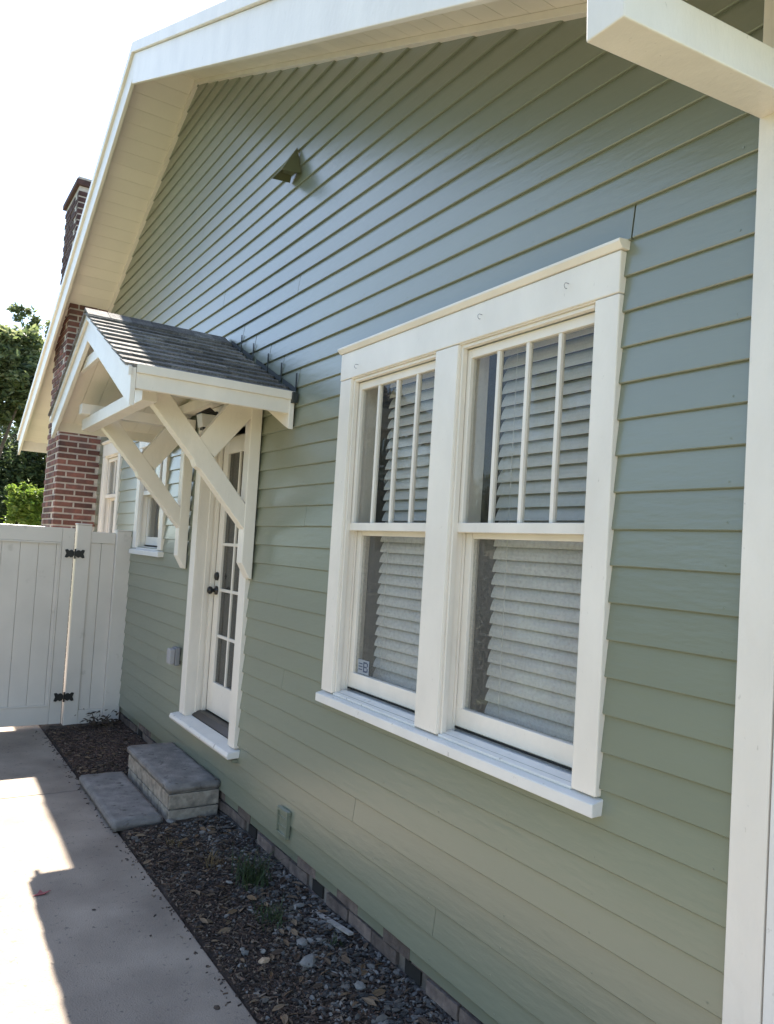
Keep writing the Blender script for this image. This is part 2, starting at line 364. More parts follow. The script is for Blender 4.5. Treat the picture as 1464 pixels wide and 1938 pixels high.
# far walls so that the house is closed
ow = MB(); ow.box(.12, 6.5, YN, YN+.12, .16, 3.3); ow.box(.12, 6.5, YF-.12, YF, .16, 3.3); ow.box(6.38, 6.5, YN+.12, YF-.12, .16, 3.3)
ow.prism([(6.38, YN+.12, 3.3), (6.38, YF-.12, 3.3), (6.38, A, ZA+.05)], (.12, 0, 0)); ow.build('outer_wall', sage, house)
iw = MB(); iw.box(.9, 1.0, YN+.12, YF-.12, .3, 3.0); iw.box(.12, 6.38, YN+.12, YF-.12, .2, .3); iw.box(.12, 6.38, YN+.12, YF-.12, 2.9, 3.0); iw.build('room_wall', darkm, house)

joints = {0: [1.588], 1: [3.93], 2: [], -1: [4.2], -2: [4.43], -3: [4.66], -4: [4.88], -9: [3.1], 15: [], 6: [8.1]}
# which course meets the canopy slope at its joints
joints = {}
for y, z in ((1.588, 2.907), (3.95, 2.794), (4.182, 2.912), (4.393, 3.023), (4.646, 3.135), (4.869, 3.26), (4.032, 3.36), (5.9, 4.3), (7.3, 3.4)):
    k = math.ceil((Z0-z)/E_); joints.setdefault(k, []).append(y)
def board(y0, y1, z0, z1, fz0, fz1, seed):
    """a clapboard from y0 to y1; fz0/fz1 = fraction of its profile kept (cut round openings)"""
    b = MB(); n = max(1, int((y1-y0)/.35)); ph = seed*12.9
    def prof(y, fr, lip):
        wob = .0016*noise.noise(Vector((y*1.3, ph, 0))); return (-.0205 + .0125*fr + wob)
    for i in range(n+1):
        y = y0+(y1-y0)*i/n; dz = .0022*noise.noise(Vector((y*.9, ph, 7)))
        za = z0+dz; zb = z1+.004
        xb = prof(y, fz0, 1); xt = prof(y, fz1, 0)
        b.v += [(.001,y,za),(xb+.0025,y,za),(xb,y,za+.003),(xt,y,zb),(.001,y,zb)]
    for i in range(n):
        for j in range(5):
            q = (j+1) % 5; b.f.append((i*5+j, i*5+q, (i+1)*5+q, (i+1)*5+j))
    b.f.append((4,3,2,1,0)); b.f.append(tuple(n*5+j for j in range(5)))
    return b
rs = random.Random(3); nails = MB()
for k_, y_ in ((21, 3.05), (17, 3.9), (13, 4.05), (19, 6.3), (9, 3.75), (-5, 5.3), (-11, 5.8), (23, 2.4)): joints.setdefault(k_, []).append(y_)
for k in range(24, -26, -1):
    z0 = Z0-k*E_; z1 = z0+E_
    a, b = 1.16, 11.28
    if z0 > sofz(a): a = A-(ZA-z0)/SLN
    if z0 > sofz(b): b = A+(ZA-z0)/SLF
    if b-a < .15: continue
    cuts = []      # (y0,y1,keep below z, keep above z)
    for h in holes:
        if z1 > h[2]+.002 and z0 < h[3]-.002: cuts.append(h)
    jl = list(joints.get(k, []))
    segs = [(a, b)]
    for h in cuts:
        ns = []
        for s in segs:
            if h[0] > s[0] and h[1] < s[1]: ns += [(s[0], h[0]), (h[1], s[1])]
            else: ns.append(s)
        segs = ns
    for j in jl:
        ns = []
        for s in segs:
            if s[0]+.1 < j < s[1]-.1: ns += [(s[0], j-(.003 if k < 3 else .0012)), (j+(.003 if k < 3 else .0012), s[1])]
            else: ns.append(s)
        segs = ns
    for s in segs:
        board(s[0], s[1], z0, z1, 0, 1, rs.random()*9).build('siding_board', sage, house)
        yy = s[0]+.06
        while yy < min(s[1], 7)-.02:
            zn = z0+.019+rs.uniform(-.003, .003); nails.tube([(-.015, yy, zn), (-.0193, yy, zn)], .0034, 6); yy += .405+rs.uniform(-.02, .02)
    for h in cuts:
        if h[2]-z0 > .006: board(h[0], h[1], z0, h[2], 0, (h[2]-z0)/E_, rs.random()*9).build('siding_board', sage, house)
        if z1-h[3] > .006: board(h[0], h[1], h[3], z1, (h[3]-z0)/E_, 1, rs.random()*9).build('siding_board', sage, house)
no_ = nails.build('nail_heads', sage, house); no_['kind'] = 'stuff'
# corner board and the paler board beyond it
MB().box(-.034, .02, 1.068, 1.168, .12, 3.40).build('corner_board', cream, house, bevel=.003)
MB().box(-.034, .02, .90, 1.063, .12, 3.04).build('corner_board', sillp, house, bevel=.003)
# foundation: mortar core, recessed, with single bricks and dark vent gaps
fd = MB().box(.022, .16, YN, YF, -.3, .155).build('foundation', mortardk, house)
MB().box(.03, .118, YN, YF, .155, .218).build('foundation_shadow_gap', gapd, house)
bm_ = MB().box(-.048, .048, -.098, .098, -.028, .028)
bme = bm_.mesh('foundation_brick', brickdk)
rb = random.Random(11)
for r in range(4):
    zc = .183-.068*r
    y = 1.2 + (.1 if r % 2 else 0); i = 0
    while y < 7.5:
        void = (r == 1 and i % 4 == 2) or (r == 0 and i % 4 == 0 and rb.random() < .5)
        if not void:
            inst(bme, 'brick', fd, (.052+rb.uniform(-.006, .006), y, zc+rb.uniform(-.002, .002)), (rb.gauss(0, .01), 0, rb.gauss(0, .02)))
        else:
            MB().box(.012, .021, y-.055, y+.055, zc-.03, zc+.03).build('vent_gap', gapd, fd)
        y += .21; i += 1

# ---- main roof
YE0, YE1 = .86, 11.88
roof = MB()
for (ya, yb) in ((YE0, A), (A, YE1)):
    za, zb = sofz(ya), sofz(yb)
    roof.hexa([(-OV+.03,ya,za+.025),(6.9,ya,za+.025),(6.9,yb,zb+.025),(-OV+.03,yb,zb+.025),(-OV+.03,ya,za+.10),(6.9,ya,za+.10),(6.9,yb,zb+.10),(-OV+.03,yb,zb+.10)])
roof = roof.build('roof', cream_s, house)
top = MB()
for (ya, yb) in ((YE0-.03, A), (A, YE1+.03)):
    za, zb = sofz(ya), sofz(yb)
    top.hexa([(-OV+.03,ya,za+.112),(6.95,ya,za+.112),(6.95,yb,zb+.112),(-OV+.03,yb,zb+.112),(-OV+.03,ya,za+.128),(6.95,ya,za+.128),(6.95,yb,zb+.128),(-OV+.03,yb,zb+.128)])
top.build('roof_shingle_layer', shing, roof)
n = 40
for side in (-1, 1):
    ye = YE0 if side < 0 else YE1
    for i in range(n):
        ya = A + (ye-A)*i/n + side*.0012; yb = A+(ye-A)*(i+1)/n - side*.0012
        za, zb = sofz(ya), sofz(yb)
        MB().hexa([(-OV+.03,ya,za),(.2,ya,za),(.2,yb,zb),(-OV+.03,yb,zb),(-OV+.03,ya,za+.022),(.2,ya,za+.022),(.2,yb,zb+.022),(-OV+.03,yb,zb+.022)]).build('soffit_board', cream_s, roof)
    # rake boards: deep fascia, upper band standing proud of it
    za, zb = sofz(A), sofz(ye)
    def band(x0, x1, lo, hi, nm, ext=0, bv=.004):
        y2 = ye+side*ext; z2 = sofz(y2)
        return MB().hexa([(x0,A,za+lo),(x1,A,za+lo),(x1,y2,z2+lo),(x0,y2,z2+lo),(x0,A,za+hi),(x1,A,za+hi),(x1,y2,z2+hi),(x0,y2,z2+hi)]).build(nm, cream, roof, bevel=bv)
    band(-OV, -OV+.028, (-.235 if side < 0 else -.20), .018, 'rake_board')
    band(-.046, -.001, -.034, -.001, 'frieze_mould', -.35, .002)
    band(-OV-.022, -OV+.028, .021, .108, 'rake_trim', .03)
    # eave fascia running away from the wall
    MB().box(-OV+.03, 6.9, ye-.012, ye+.014, sofz(ye)-.13, sofz(ye)+.095).build('eave_board', cream, roof, bevel=.004)
# closing cap of the wall above the soffit is inside the roof; little cream bed moulding under the far soffit
# lookout beam at the near end of the gable
MB().prism([(.0,1.06,3.037),(-.695,1.06,2.962),(-.70,1.06,3.06),(0,1.06,3.14)], (0,.105,0)).build('lookout_beam', cream, house, bevel=.004)

# ---- windows
def window(y0, y1, zs, zt, bays, cas, label, panes=4, sillout=.024):
    """casing outer y0..y1; sill bottom zs; head top zt; bays = list of (ya,yb) openings"""
    wn = bpy.data.objects.new('window', None); wn.location = (0, (y0+y1)/2, zs); place(wn, house, Matrix.Translation(wn.location)); wn['label'] = label
    C = -.036
    # side and mullion casings, head, crown, sill
    xs = [y0] + [q for b in bays for q in b] + [y1]
    for i in range(0, len(xs), 2):
        MB().box(C, .0, xs[i], xs[i+1], zs+.055, zt-.16).build('casing', cream, wn, bevel=.004)
    MB().box(C-.003, .0, y0, y1, zt-.158, zt-.022).build('head_casing', cream, wn, bevel=.004)
    MB().prism([(.0, y0-.01, zt-.02), (C-.008, y0-.01, zt-.02), (C-.024, y0-.01, zt-.002), (C-.024, y0-.01, zt+.008), (0, y0-.01, zt+.016)], (0, y1-y0+.02, 0)).build('crown_cap', cream, wn, bevel=.002)
    MB().prism([(-.0, y0-.012, zs), (C-sillout, y0-.012, zs-.002), (C-sillout, y0-.012, zs+.040), (0, y0-.012, zs+.053)], (0, y1-y0+.024, 0)).build('sill', sillp, wn, bevel=.004)
    for (a, b) in bays:
        # jamb liners with stepped stops
        zb_, zt_ = zs+.06, zt-.16
        MB().prism([(.0, a, zs+.052), (.12, a, zs+.085), (.12, a, zs+.03), (.0, a, zs+.02)], (0, b-a, 0)).build('sub_sill', sillp, wn, bevel=.002)
        MB().prism([(-.030, a+.004, zs+.048), (-.030, a+.004, zs+.058), (.03, a+.004, zs+.074), (.03, a+.004, zs+.05)], (0, b-a-.008, 0)).build('sub_sill', sillp, wn, bevel=.002)
        for s, yy in ((1, a), (-1, b)):
            MB().box(-.030, .13, *sorted((yy-s*.02, yy+s*.002)), zb_-.0, zt_+.0).build('jamb', cream, wn, bevel=.002)
            MB().box(-.020, .004, *sorted((yy+s*.0025, yy+s*.014)), zb_, zt_-.001).build('stop', cream, wn, bevel=.002)
            MB().box(.040, .048, *sorted((yy+s*.0025, yy+s*.012)), zb_, zt_-.001).build('parting_bead', cream, wn, bevel=.001)
        MB().box(-.03, .13, a, b, zt_-.002, zt_+.02).build('jamb', cream, wn)
        MB().box(-.020, .004, a+.0165, b-.0165, zt_-.016, zt_-.0025).build('stop', cream, wn, bevel=.002)
        zm = zs + (zt-zs)*.495       # meeting rail
        # upper sash (outer)
        X0, X1 = .007, .038
        st = .032
        for q in ((a+.002, a+.002+st), (b-.002-st, b-.002)):
            MB().box(X0, X1, q[0], q[1], zm-.018, zt_-.018).build('sash_stile', cream, wn, bevel=.002)
        MB().box(X0+.001, X1, a+.002+st, b-.002-st, zt_-.055, zt_-.018).build('sash_rail', cream, wn, bevel=.002)
        MB().box(X0-.006, X1+.001, a+.002, b-.002, zm-.020, zm+.018).build('sash_rail', cream, wn, bevel=.002)
        ga, gb_ = a+.002+st, b-.002-st; nP = panes; g0, g1 = zm+.018, zt_-.055
        for i in range(1, nP):
            yc = ga+(gb_-ga)*i/nP; MB().box(X0+.004, X1-.006, yc-.0085, yc+.0085, g0, g1).build('muntin', cream, wn, bevel=.002)
        for i in range(nP):
            pa = ga+(gb_-ga)*i/nP + (.009 if i else 0); pb = ga+(gb_-ga)*(i+1)/nP - (.009 if i < nP-1 else 0)
            o = MB().hexa([(.022,pa,g0),(.025,pa,g0),(.025,pb,g0),(.022,pb,g0),(.0225,pa,g1),(.0255,pa,g1),(.0255,pb,g1),(.0225,pb,g1)]).build('pane', glass, wn)
        # lower sash (inner)
        X0, X1 = .050, .082; st = .046; l0 = zs+.088; l1 = zm-.012
        for q in ((a+.002, a+.002+st), (b-.002-st, b-.002)):
            MB().box(X0, X1, q[0], q[1], l0, l1).build('sash_stile', cream, wn, bevel=.002)
        MB().box(X0-.001, X1, a+.002, b-.002, l0, l0+.075).build('sash_rail', cream, wn, bevel=.003)
        MB().box(X0-.004, X0-.001, a+.002, b-.002, l0-.008, l0-.0005).build('weather_gap', gapd, wn)
        MB().box(X0+.002, X1, a+.05, b-.05, l1-.03, l1+.01).build('sash_rail', cream, wn, bevel=.002)
        MB().box(.064, .067, a+.048, b-.048, l0+.075, l1-.03).build('pane', reflglass if panes == 4 else glass, wn)
    return wn
w1 = window(1.612, 3.408, 1.055, 2.838, [(1.712, 2.430), (2.585, 3.298)], 0, 'wide double window with blinds and narrow upper panes', 4)
w2 = window(6.37, 7.30, 1.665, 2.81, [(6.48, 7.19)], 0, 'small window between the door and the gate', 3)
w3 = window(8.04, 8.84, 1.665, 2.84, [(8.14, 8.74)], 0, 'farthest window beside the chimney', 2)
# cup hooks in the head casing
for y, z in ((2.285, 2.765), (1.83, 2.765), (3.23, 2.735)):
    pts = [(-.038, y, z)] + [(-.052-.008*math.sin(t), y, z-.010+.010*math.cos(t)) for t in [i*math.pi/5 for i in range(7)]]
    MB().tube(pts, .0013, 5).build('cup_hook', steel, w1)
# sticker on the left lower pane
stk = MB().box(.0610, .0625, 3.120, 3.222, 1.222, 1.290).build('sticker', stick, w1)
for z in (1.270, 1.256, 1.242): MB().box(.0602, .0609, 3.180, 3.213, z-.0025, z+.0025).build('sticker_print', ink, w1)
lb = MB()
for q in ((3.162, 3.171, 1.232, 1.282), (3.138, 3.1615, 1.274, 1.282), (3.138, 3.1615, 1.2535, 1.2605), (3.138, 3.1615, 1.232, 1.240), (3.129, 3.1375, 1.2615, 1.278), (3.129, 3.1375, 1.236, 1.2525)): lb.box(.0602, .0609, *q)
lb.build('sticker_print', ink, w1)

# ---- blinds: hang inside, things of their own
def blind(y0, y1, z0, z1, x, label, pitch=.0515, grp='slatted blinds hanging in the windows'):
    t = empty('window_blind', (x, (y0+y1)/2, z1), label, 'blind', grp)
    MB().box(x-.03, x+.03, y0, y1, z1, z1+.045).build('head_rail', blindm, t, bevel=.003)
    n = int((z1-z0)/pitch); L_ = y1-y0
    prof = [(-.030, 0), (-.015, .0035), (0, .0045), (.015, .0035), (.030, 0), (.030, .003), (.015, .0065), (0, .0075), (-.015, .0065), (-.030, .003)]
    b = MB()
    b.prism([(p[0], -L_/2, p[1]) for p in prof], (0, L_, 0)); me = b.mesh('slat', blindm)
    for i in range(n):
        z = z1-.03-pitch*i
        inst(me, 'slat', t, (x, (y0+y1)/2, z), (random.gauss(0, .0015), R(-64)+random.gauss(0, .02), random.gauss(0, .001)))
    MB().box(x-.025, x+.025, y0, y1, z0-.02, z0-.003).build('bottom_rail', blindm, t, bevel=.003)
    for q in (.16, .84):
        y = y0+(y1-y0)*q; MB().tube([(x-.034, y, z1), (x-.034, y, z0)], .0014, 5).build('cord', blindm, t)
    return t
blind(1.70, 2.345, 1.17, 2.70, .150, 'nearest slatted blind, behind the right half of the double window')
blind(2.58, 3.20, 1.17, 2.70, .150, 'slatted blind behind the left half of the double window')
c = MB()
for (ya, yb) in ((6.46, 6.76),):
    n = 24
    for i in range(n):
        y = ya+(yb-ya)*i/n; y2 = ya+(yb-ya)*(i+1)/n; x = .17+.014*math.sin(i*1.3); x2 = .17+.014*math.sin((i+1)*1.3)
        c.hexa([(x,y,1.70),(x+.003,y,1.70),(x2+.003,y2,1.70),(x2,y2,1.70),(x,y,2.75),(x+.003,y,2.75),(x2+.003,y2,2.75),(x2,y2,2.75)])
tag(c.build('curtain', curtain), 'dull curtain hanging behind the small window by the gate', 'curtain')

# ---- door
dr = bpy.data.objects.new('door', None); dr.location = (.1, 5.1, .54); place(dr, house, Matrix.Translation(dr.location)); dr['label'] = 'cream glazed door with small panes, above the steps'
C = -.042
MB().box(C, 0, 5.470, 5.580, .545, 2.62).build('door_casing', cream, dr, bevel=.004)
MB().box(C, 0, 4.480, 4.587, .545, 2.62).build('door_casing', cream, dr, bevel=.004)
MB().box(C-.003, 0, 4.480, 5.580, 2.622, 2.78).build('head_casing', cream, dr, bevel=.004)
MB().box(-.03, .18, 5.468, 5.490, .53, 2.62).build('door_jamb', cream, dr)
MB().box(-.03, .18, 4.567, 4.589, .53, 2.62).build('door_jamb', cream, dr)
MB().box(-.03, .18, 4.587, 5.470, 2.60, 2.62).build('door_jamb', cream, dr)
MB().box(.088, .118, 5.455, 5.5445, .545, 2.60).build('door_stop', cream, dr, bevel=.002)
MB().box(.040, .072, 5.458, 5.5445, .545, 2.60).build('door_stop', cream, dr, bevel=.002)
MB().prism([(.02, 4.455, .492), (-.088, 4.455, .486), (-.097, 4.455, .505), (-.088, 4.455, .528), (.02, 4.455, .543)], (0, 1.185, 0)).build('door_sill', sillp, dr, bevel=.006)
MB().prism([(.02, 4.465, .462), (-.05, 4.465, .460), (-.056, 4.465, .478), (.02, 4.465, .490)], (0, 1.165, 0)).build('sill_apron', sage, dr, bevel=.003)
MB().prism([(.021, 4.588, .535), (.021, 4.588, .548), (.06, 4.588, .575), (.17, 4.588, .575), (.17, 4.588, .53)], (0, .881, 0)).build('threshold', thresh, dr)
dx0, dx1 = .120, .162; dy0, dy1, dz0, dz1 = 4.593, 5.453, .583, 2.595
g0y, g1y, g0z, g1z = 4.700, 5.355, .80, 2.475
MB().box(dx0, dx1, dy0, g0y, dz0, dz1).build('stile', cream, dr, bevel=.003)
MB().box(dx0, dx1, g1y, dy1, dz0, dz1).build('stile', cream, dr, bevel=.003)
MB().box(dx0+.001, dx1, g0y, g1y, dz0, g0z).build('rail', cream, dr, bevel=.003)
MB().box(dx0+.001, dx1, g0y, g1y, g1z, dz1).build('rail', cream, dr, bevel=.003)
for i in (1, 2):
    y = g0y+(g1y-g0y)*i/3; MB().box(dx0+.006, dx1-.006, y-.012, y+.012, g0z, g1z).build('muntin', cream, dr, bevel=.003)
for j in range(1, 5):
    z = g0z+(g1z-g0z)*j/5
    for i in range(3):
        ya = g0y+(g1y-g0y)*i/3+(.012 if i else 0); yb = g0y+(g1y-g0y)*(i+1)/3-(.012 if i < 2 else 0)
        MB().box(dx0+.007, dx1-.007, ya, yb, z-.011, z+.011).build('muntin', cream, dr, bevel=.003)
for j in range(5):
    for i in range(3):
        ya = g0y+(g1y-g0y)*i/3+(.012 if i else 0); yb = g0y+(g1y-g0y)*(i+1)/3-(.012 if i < 2 else 0)
        za = g0z+(g1z-g0z)*j/5+(.011 if j else 0); zb = g0z+(g1z-g0z)*(j+1)/5-(.011 if j < 4 else 0)
        MB().box(.138, .142, ya, yb, za, zb).build('pane', doorglass, dr)
cu = MB(); n = 90     # sheer gathered behind the door glass
for i in range(n):
    y = g0y-.03+(g1y-g0y+.06)*i/n; y2 = g0y-.03+(g1y-g0y+.06)*(i+1)/n
    x = .178+.006*math.sin(i*1.15)+.003*math.sin(i*.37); x2 = .178+.006*math.sin((i+1)*1.15)+.003*math.sin((i+1)*.37)
    cu.hexa([(x,y,.72),(x+.002,y,.72),(x2+.002,y2,.72),(x2,y2,.72),(x,y,2.54),(x+.002,y,2.54),(x2+.002,y2,2.54),(x2,y2,2.54)])
tag(cu.build('door_curtain', curtain), 'gathered dull curtain hanging behind the door glass', 'curtain')
def lathe(pts, cx, mt, name, parent, seg=20):
    """pts (x offset outward, radius) around an x-axis through cx"""
    b = MB()
    for (dx, r) in pts:
        for j in range(seg):
            a = 2*math.pi*j/seg; b.v.append((cx[0]+dx, cx[1]+r*math.cos(a), cx[2]+r*math.sin(a)))
    for i in range(len(pts)-1):
        for j in range(seg):
            q = (j+1) % seg; b.f.append((i*seg+j, i*seg+q, (i+1)*seg+q, (i+1)*seg+j))
    b.f.append(tuple(range(seg))); b.f.append(tuple((len(pts)-1)*seg+j for j in range(seg)))
    return b.build(name, mt, parent, smooth=True)
lathe([(0,.033),(-.008,.033),(-.012,.016),(-.032,.013),(-.040,.026),(-.056,.029),(-.068,.020),(-.072,.006)], (.1195, 5.403, 1.463), black, 'knob', dr)
lathe([(0,.031),(-.014,.030),(-.020,.024),(-.024,.010)], (.1195, 5.403, 1.567), black, 'deadbolt', dr)

# ---- door canopy
cy, zr, sl = 5.18, 3.238, .455
ye0, ye1, XO = 3.985, 6.32, -.935
can = bpy.data.objects.new('door_canopy', None); can.location = (0, cy, zr); place(can, house, Matrix.Translation(can.location)); can['label'] = 'small gabled canopy with grey shingles and knee braces over the door'
def cz(y): return zr - sl*abs(y-cy)
for side, ye in ((-1, ye0), (1, ye1)):
    for i in range(8):
        x0 = -.915+.915*i/8+.001; x1 = -.915+.915*(i+1)/8-.001
        MB().hexa([(x0,cy,zr-.045),(x1,cy,zr-.045),(x1,ye,cz(ye)-.045),(x0,ye,cz(ye)-.045),(x0,cy,zr-.022),(x1,cy,zr-.022),(x1,ye,cz(ye)-.022),(x0,ye,cz(ye)-.022)]).build('ceiling_board', cream_s, can)
    MB().hexa([(-.93,cy,zr-.021),(-.03,cy,zr-.021),(-.03,ye,cz(ye)-.021),(-.93,ye,cz(ye)-.021),(-.93,cy,zr),(-.03,cy,zr),(-.03,ye,cz(ye)),(-.93,ye,cz(ye))]).build('deck', cream_s, can)
    # eave fascia
    MB().box(XO+.012, -.03, *sorted((ye, ye+side*.025)), cz(ye)-.115, cz(ye)+.004).build('eave_board', cream, can, bevel=.003)
    MB().box(XO+.012, -.03, *sorted((ye+side*.026, ye+side*.040)), cz(ye)-.035, cz(ye)+.012).build('drip_edge', cream, can, bevel=.002)
    for (xa, xb, nm) in ((XO-.015, XO+.011, 'rake_board'), (-.060, -.030, 'rake_board')):
        d = .150
        p = [(xa, cy, zr+.004), (xa, ye+side*.03, cz(ye+side*.03)+.004), (xa, ye+side*.03, cz(ye)-(.205 if side < 0 else .175)), (xa, ye-side*.035, cz(ye)-(.178 if side < 0 else .15)), (xa, cy+side*(.0), zr-d-.02)]
        MB().prism(p, (xb-xa, 0, 0)).build(nm, cream, can, bevel=.003)
    p = [(XO-.032, cy, zr+.012), (XO-.032, ye+side*.045, cz(ye+side*.045)+.012), (XO-.032, ye+side*.045, cz(ye+side*.045)-.035), (XO-.032, cy, zr-.035)]
    MB().prism(p, (.0165, 0, 0)).build('rake_trim', cream, can, bevel=.002)
    # shingles, course by course, tab by tab
    nC = 11; ln = math.hypot(ye-cy, zr-cz(ye)); tx = math.atan(sl)
    rsx = random.Random(40+side)
    for c_ in range(nC):
        d0 = ln - (ln)*c_/nC + .030; ex = ln/nC
        x = XO-.045 - (.0 if c_ % 2 else .12); 
        while x < -.032:
            wdt = rsx.choice((.20, .235, .26, .30)); xa = max(x+.002, XO-.048); xb = min(x+wdt-.002, -.03); x += wdt
            if xb-xa < .03: continue
            dz = rsx.uniform(0, .004); th = .013+dz
            def P(dist, hgt, xx):
                yy = cy + side*(dist*math.cos(tx)-hgt*-math.sin(tx)*0); zz = zr - dist*math.sin(tx) + hgt
                return (xx, yy + side*hgt*math.sin(tx), zz)
            j0 = rsx.uniform(-.003, .003)
            MB().hexa([P(d0+j0,.006,xa),P(d0+j0,.006,xb),P(d0-ex-.02,.002,xb),P(d0-ex-.02,.002,xa),P(d0+j0,.006+th,xa),P(d0+j0,.006+th,xb),P(d0-ex-.02,.007,xb),P(d0-ex-.02,.007,xa)]).build('shingle', shing, can)
x = XO-.045
while x < -.04:      # ridge caps
    xb = min(x+.14, -.03)
    MB().prism([(x,cy-.12,zr-.12*sl+.018),(x,cy,zr+.028),(x,cy+.12,zr-.12*sl+.018),(x,cy+.12,zr-.12*sl+.030),(x,cy,zr+.042),(x,cy-.12,zr-.12*sl+.030)], (xb-x-.003,0,0)).build('ridge_cap', shing, can)
    x += .14
# step flashing against the siding
for y in (3.96, 4.182, 4.393, 4.646, 4.869):
    z = cz(y)
    MB().box(-.0285, -.024, y-.006, y+.005, z+.02, z+.135).build('step_flashing', flash, can)
    MB().prism([(-.028,y+.004,z+.02),(-.028,y+.004,z+.05),(-.028,y+.19,z+.05+.19*sl),(-.028,y+.19,z+.02+.19*sl)], (.003,0,0)).build('step_flashing', flash, can)
MB().box(-.055, -.0255, 3.925, 3.955, 2.640, 2.70).build('flashing_end', flash, can)
# knee braces
def brace(yc):
    y0 = yc-.045
    b = MB().prism([(-.026,y0,1.600),(-.045,y0,1.605),(-.082,y0,1.67),(-.100,y0,1.70),(-.100,y0,2.67),(-.026,y0,2.67)], (0,.09,0)); o = b.build('brace_post', cream, can, bevel=.005); 
    # long diagonal (slightly thinner than the post so that faces never coincide)
    y1 = yc-.042
    MB().prism([(-.098,y1,1.905),(-.098,y1,2.060),(-.385,y1,2.405),(-.655,y1,2.715),(-.80,y1,2.715),(-.80,y1,2.70),(-.445,y1,2.305),(-.425,y1,2.262),(-.395,y1,2.245)], (0,.084,0)).build('brace_diagonal', cream, can, bevel=.004)
    # counter strut from the top of the post
    y2 = yc-.038
    MB().prism([(-.098,y2,2.68),(-.235,y2,2.68),(-.42,y2,2.43),(-.385,y2,2.39),(-.315,y2,2.33),(-.098,y2,2.60)], (0,.076,0)).build('brace_strut', cream, can, bevel=.003)
    MB().box(-.86, -.027, yc-.043, yc+.043, 2.672, 2.745-(.0)).build('brace_arm', cream, can, bevel=.003)
brace(4.46); brace(5.75)
# plate beam across the front and collar tie in the gable
MB().box(-.80, -.715, 4.30, 5.98, 2.585, 2.668).build('plate_beam', cream, can, bevel=.004)
MB().box(-.915, -.885, 4.75, 5.69, 2.93, 3.00).build('collar_tie', cream, can, bevel=.004)
MB().box(-.12, -.027, 4.30, 6.0, 2.785, 2.86).build('wall_plate', cream, can, bevel=.004)
for yy in (4.42, 5.86):
    pass
# lantern over the door
ln_ = empty('porch_lantern', (-.12, 5.08, 2.60), 'small black iron lantern with a pale glass hanging under the door canopy', 'lantern')
def scroll(cx, cyy, czz, r, t0, t1, name='scroll'):
    pts = []
    for i in range(22):
        t = t0+(t1-t0)*i/21; rr = r*(1-.6*i/21); pts.append((cx+rr*math.cos(t), cyy, czz+rr*math.sin(t)))
    MB().tube(pts, .0045, 6).build(name, black, ln_)
MB().box(-.030, -.0275, 5.04, 5.12, 2.56, 2.72).build('back_plate', black, ln_, bevel=.001)
scroll(-.075, 5.08, 2.60, .045, 0, 8); scroll(-.105, 5.08, 2.54, .035, 3, -5); scroll(-.14, 5.08, 2.50, .03, 1, 8)
MB().tube([(-.03,5.08,2.68),(-.09,5.08,2.72),(-.16,5.08,2.70)], .006, 6).build('arm', black, ln_)
MB().prism([(-.20,5.03,2.60),(-.12,5.03,2.60),(-.105,5.03,2.69),(-.215,5.03,2.69)], (0,.10,0)).build('glass_shade', frost, ln_, bevel=.004)
MB().prism([(-.225,5.02,2.692),(-.095,5.02,2.692),(-.16,5.02,2.735)], (0,.12,0)).build('cap', black, ln_)
MB().box(-.19, -.13, 5.045, 5.115, 2.583, 2.598).build('base_ring', black, ln_)

# ---- chimney
CX0, CY0, CY1, CZT = -.46, 9.12, 9.95, 5.86
ch = MB().box(CX0+.008, .3, CY0+.008, CY1-.008, -.2, CZT-.06).build('chimney', mortar, house); ch['label'] = 'tall red brick chimney on the outside of the wall beyond the farthest window'
full = MB().box(-.095,.095,-.05,.05,-.025,.025).mesh('brick', brickm)
half = MB().box(-.045,.045,-.05,.05,-.025,.025).mesh('half_brick', brickm)
side_ = MB().box(-.05,.05,-.095,.095,-.025,.025).mesh('side_brick', brickm)
rc = random.Random(21); rest = MB(); zc = .03; row = 0
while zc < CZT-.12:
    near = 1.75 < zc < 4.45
    items = []
    if row % 2: xs_ = [(CX0+.1, full), (CX0+.31, full)]
    else: xs_ = [(CX0+.048, half), (CX0+.205, full), (CX0+.41, full)]
    for x, me in xs_: items.append((me, (x, CY0+.05+rc.uniform(-.003,.003), zc)))
    yy = CY0+(.21 if row % 2 == 0 else .105+.105)
    yy = CY0+.1+.105+(.105 if row % 2 else 0)
    while yy < CY1-.05:
        items.append((side_, (CX0+.05+rc.uniform(-.003,.003), yy, zc))); yy += .21
    for me, lc in items:
        rt = (rc.gauss(0,.008), 0, rc.gauss(0,.008))
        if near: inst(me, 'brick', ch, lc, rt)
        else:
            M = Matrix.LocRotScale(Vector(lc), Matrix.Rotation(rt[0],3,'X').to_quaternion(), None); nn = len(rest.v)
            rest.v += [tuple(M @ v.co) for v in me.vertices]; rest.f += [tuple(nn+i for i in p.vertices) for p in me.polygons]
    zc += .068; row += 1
ro = rest.build('brickwork', backlitm, ch); ro['kind'] = 'stuff'
MB().box(CX0-.03, .33, CY0-.03, CY1+.03, CZT-.10, CZT-.035).build('chimney_corbel', backlitm, ch, bevel=.006)
MB().box(CX0-.015, .315, CY0-.015, CY1+.015, CZT-.034, CZT).build('chimney_cap', mortar, ch, bevel=.01)

